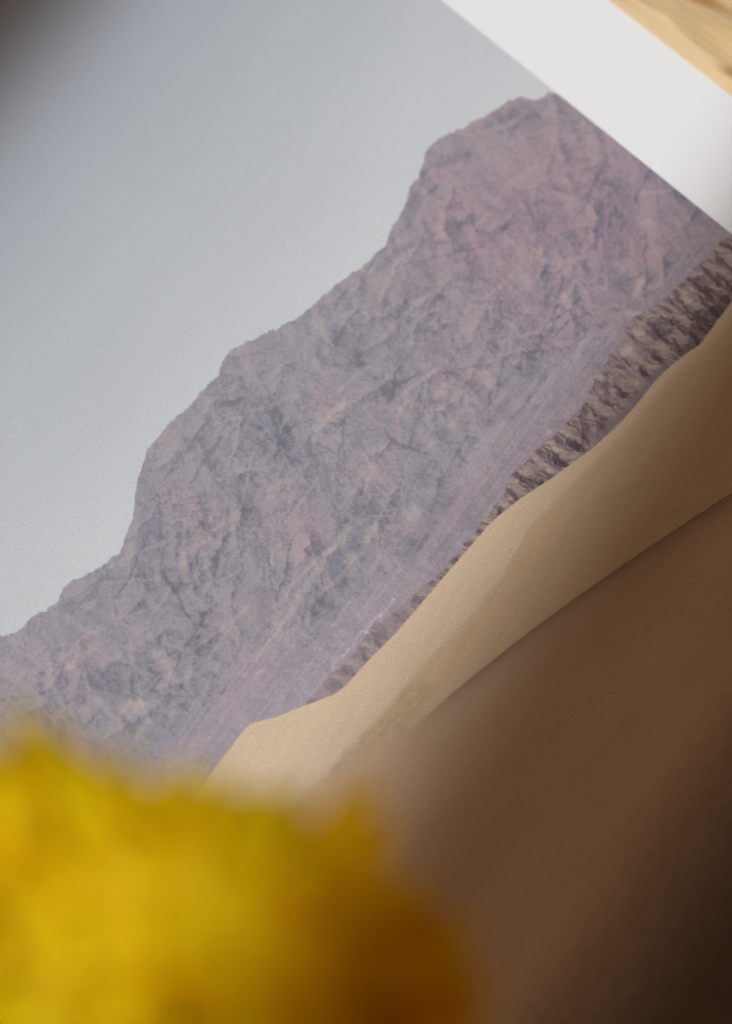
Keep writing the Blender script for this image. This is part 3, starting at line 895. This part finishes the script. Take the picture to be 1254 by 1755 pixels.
def petal_mesh(name, mat, wid, curl, notch):
    """unit-long petal along +X, cupped, ruffled at the tip"""
    nu, nv = 9, 6
    vs_, fs = [], []
    for i in range(nu + 1):
        u = i / nu
        half = wid * (0.22 + 0.78 * math.sin(math.pi * min(u * 0.62 + 0.02, 0.98) ** 0.9)) * (1 if u < .86 else 1 - ((u - .86) / .14) ** 2 * .55)
        for j in range(nv + 1):
            v = j / nv * 2 - 1
            x = u - 0.06 * notch * (math.cos(v * 7) * .5 + abs(v) * 1.2) * u ** 4
            z = curl * u * u + 0.30 * wid * v * v * (1 - .4 * u) + 0.05 * notch * math.sin(v * 6 + curl * 9) * u ** 3
            vs_.append((x, v * half, z))
    for i in range(nu):
        for j in range(nv):
            a = i * (nv + 1) + j
            fs.append((a, a + nv + 1, a + nv + 2, a + 1))
    me = bpy.data.meshes.new(name)
    me.from_pydata(vs_, [], fs)
    me.materials.append(mat)
    for p in me.polygons:
        p.use_smooth = True
    me.update()
    return me


PM = [petal_mesh("petal", yel, 0.17, 0.10, 1.0), petal_mesh("petal", yel, 0.21, -0.06, 1.4), petal_mesh("petal", yel_shade, 0.16, 0.16, .8)]

FD = 0.372                            # lens to flower
KF = FD / 0.425
FC = Vector(at_depth(300, 1775, FD))
fl = bpy.data.objects.new("yellow_flower", None)
COL.objects.link(fl)
fl.location = FC
tag(fl, "blurred yellow many-petalled flower held up in the lower left foreground", "flower")
axis = Vector((0.13, -0.27, 0.93)).normalized()


def add_petal(me, base, tip, roll, wscale=1.0):
    d = tip - base
    ln = d.length
    x = d.normalized()
    up = axis if abs(x.dot(axis)) < 0.95 else Vector((1, 0, 0))
    y = up.cross(x).normalized()
    z = x.cross(y)
    R = Matrix((x, y, z)).transposed() @ Matrix.Rotation(roll, 3, 'X')
    o = bpy.data.objects.new("petal", me)
    COL.objects.link(o)
    o.parent = fl
    M = R.to_4x4() @ Matrix.Diagonal((ln, ln * wscale, ln, 1))
    M.translation = base - FC
    o.matrix_local = M
    return o


# packed head of petals
t1 = axis.orthogonal().normalized(); t2 = axis.cross(t1)
for k in range(120):
    f = (k + 0.5) / 120
    th = k * 2.399963 + random.uniform(-.2, .2)
    tilt = math.radians(60 + 36 * f ** 0.8 + random.uniform(-6, 6))
    ln = (0.010 + 0.0235 * f ** .7 + random.uniform(-.003, .003)) * KF
    d = axis * math.cos(tilt) + (t1 * math.cos(th) + t2 * math.sin(th)) * math.sin(tilt)
    base = FC + d * 0.002 + axis * (0.010 * (1 - f))
    add_petal(PM[2 if d.x > .62 and random.random() < .7 else k % 2], base, base + d * ln, random.uniform(-.5, .5), random.uniform(1.0, 1.5))
# loose outer petals that give the ragged outline: tip position in the view and distance
for (px, py, dz, m_, ws) in [
    (-60, 1260, .0, 0, .8), (10, 1190, .004, 0, .45), (70, 1222, -.004, 0, .5), (-110, 1310, .0, 0, 1.2), (150, 1290, .004, 0, .45),
    (205, 1255, .0, 0, .42), (262, 1318, .0, 0, .9), (335, 1325, .003, 0, 1.2), (400, 1335, .0, 0, 1.3), (462, 1350, -.003, 1, 1.2),
    (520, 1388, .0, 1, 1.1), (565, 1445, .0, 0, 1.0), (655, 1345, .014, 2, .55), (700, 1430, .012, 2, .66), (728, 1500, .01, 2, .75),
    (790, 1570, .008, 2, .62), (832, 1640, .006, 2, .85), (850, 1720, .004, 2, 1.1), (850, 1830, .0, 2, 1.3), (835, 1680, .0, 2, .9), (845, 1775, 0, 2, 1.2), (100, 1350, .0, 1, 1.3),
    (30, 1350, .0, 0, 1.0), (-140, 1420, .0, 0, 1.5), (-190, 1560, 0, 1, 1.5), (-210, 1700, 0, 0, 1.5), (-200, 1850, 0, 1, 1.4), (-100, 1980, 0, 0, 1.4),
    (80, 2080, 0, 1, 1.4), (300, 2150, 0, 0, 1.4), (520, 2090, 0, 1, 1.4), (700, 1960, 0, 2, 1.4), (600, 1500, .004, 2, 1.2), (660, 1560, .004, 2, 1.3),
    (700, 1650, .0, 2, 1.4), (730, 1760, .0, 2, 1.4), (180, 1380, 0, 0, 1.5), (260, 1380, 0, 1, 1.5), (420, 1400, 0, 0, 1.5), (500, 1440, 0, 1, 1.5), (640, 1620, -.004, 2, 1.5), (620, 1720, -.004, 2, 1.5)]:
    tip = Vector(at_depth(px, py, FD + dz))
    base = FC + (tip - FC).normalized() * 0.004 - axis * 0.004
    add_petal(PM[m_], base, tip, random.uniform(-.3, .3), ws)


def tube(name, pts, r0, r1, mat, parent, n=10):
    vs_, fs = [], []
    P = [Vector(p) for p in pts]
    for i, p in enumerate(P):
        d = (P[min(i + 1, len(P) - 1)] - P[max(i - 1, 0)]).normalized()
        a = d.orthogonal().normalized() if i == 0 else (a - d * a.dot(d)).normalized()
        b = d.cross(a)
        r = r0 + (r1 - r0) * i / (len(P) - 1)
        for k in range(n):
            q = 2 * math.pi * k / n
            vs_.append(p + a * math.cos(q) * r + b * math.sin(q) * r)
    for i in range(len(P) - 1):
        for k in range(n):
            j = (k + 1) % n
            fs.append((i * n + k, i * n + j, (i + 1) * n + j, (i + 1) * n + k))
    fs.append(tuple(range(n - 1, -1, -1))); fs.append(tuple(range((len(P) - 1) * n, len(P) * n)))
    me = bpy.data.meshes.new(name)
    me.from_pydata([tuple(v) for v in vs_], [], fs)
    for p in me.polygons:
        p.use_smooth = True
    me.update()
    return link(name, me, mat, parent)


# thin tips that fray the outline
for k in range(34):
    an = math.radians(188 + 168 * (k + random.uniform(-.4, .4)) / 34)
    rr = 1.0 + random.uniform(-.08, .07)
    px, py = 300 + math.cos(an) * 500 * rr, 1775 + math.sin(an) * 455 * rr
    tip = Vector(at_depth(px, py, FD + random.uniform(-.006, .008)))
    base = FC + (tip - FC).normalized() * 0.006
    add_petal(PM[2 if px > 560 else 0], base, tip, random.uniform(-.5, .5), random.uniform(.35, .55))
# crowded short florets in the middle
fm = petal_mesh("floret", yel, 0.30, 0.25, .6)
for k in range(60):
    f = (k + .5) / 60
    th = k * 2.399963
    r_ = 0.011 * math.sqrt(f) * KF
    base = FC + (t1 * math.cos(th) + t2 * math.sin(th)) * r_ * .8 + axis * (0.010 - 0.004 * f)
    o = add_petal(fm, base, base + (axis * (.6 - .2 * f) + (t1 * math.cos(th) + t2 * math.sin(th)) * (.35 + .9 * f)).normalized() * 0.007 * KF, random.uniform(-.6, .6))
    o.name = "floret"

# calyx and the stem, which leaves the view downwards
foot_ = Vector((FC.x - 0.05, FC.y - 0.10, 0.0)) - FC
sp_ = []
for i in range(13):
    u = i / 12
    sp_.append(Vector((0, 0, -0.012)) * (1 - u) + foot_ * u + Vector((0.012, 0.02, 0)) * math.sin(u * math.pi))
tube("stem", sp_, 0.0028, 0.0038, grn, fl)
tube("calyx", [(0, 0, -0.018), (0, 0, -0.012), (0, 0, -0.006), (0, 0, 0.001)], 0.004, 0.0085, grn, fl)

print("verts", len(co), "quads", len(quads), "border", BORDER, "beam", beam, "off", off)
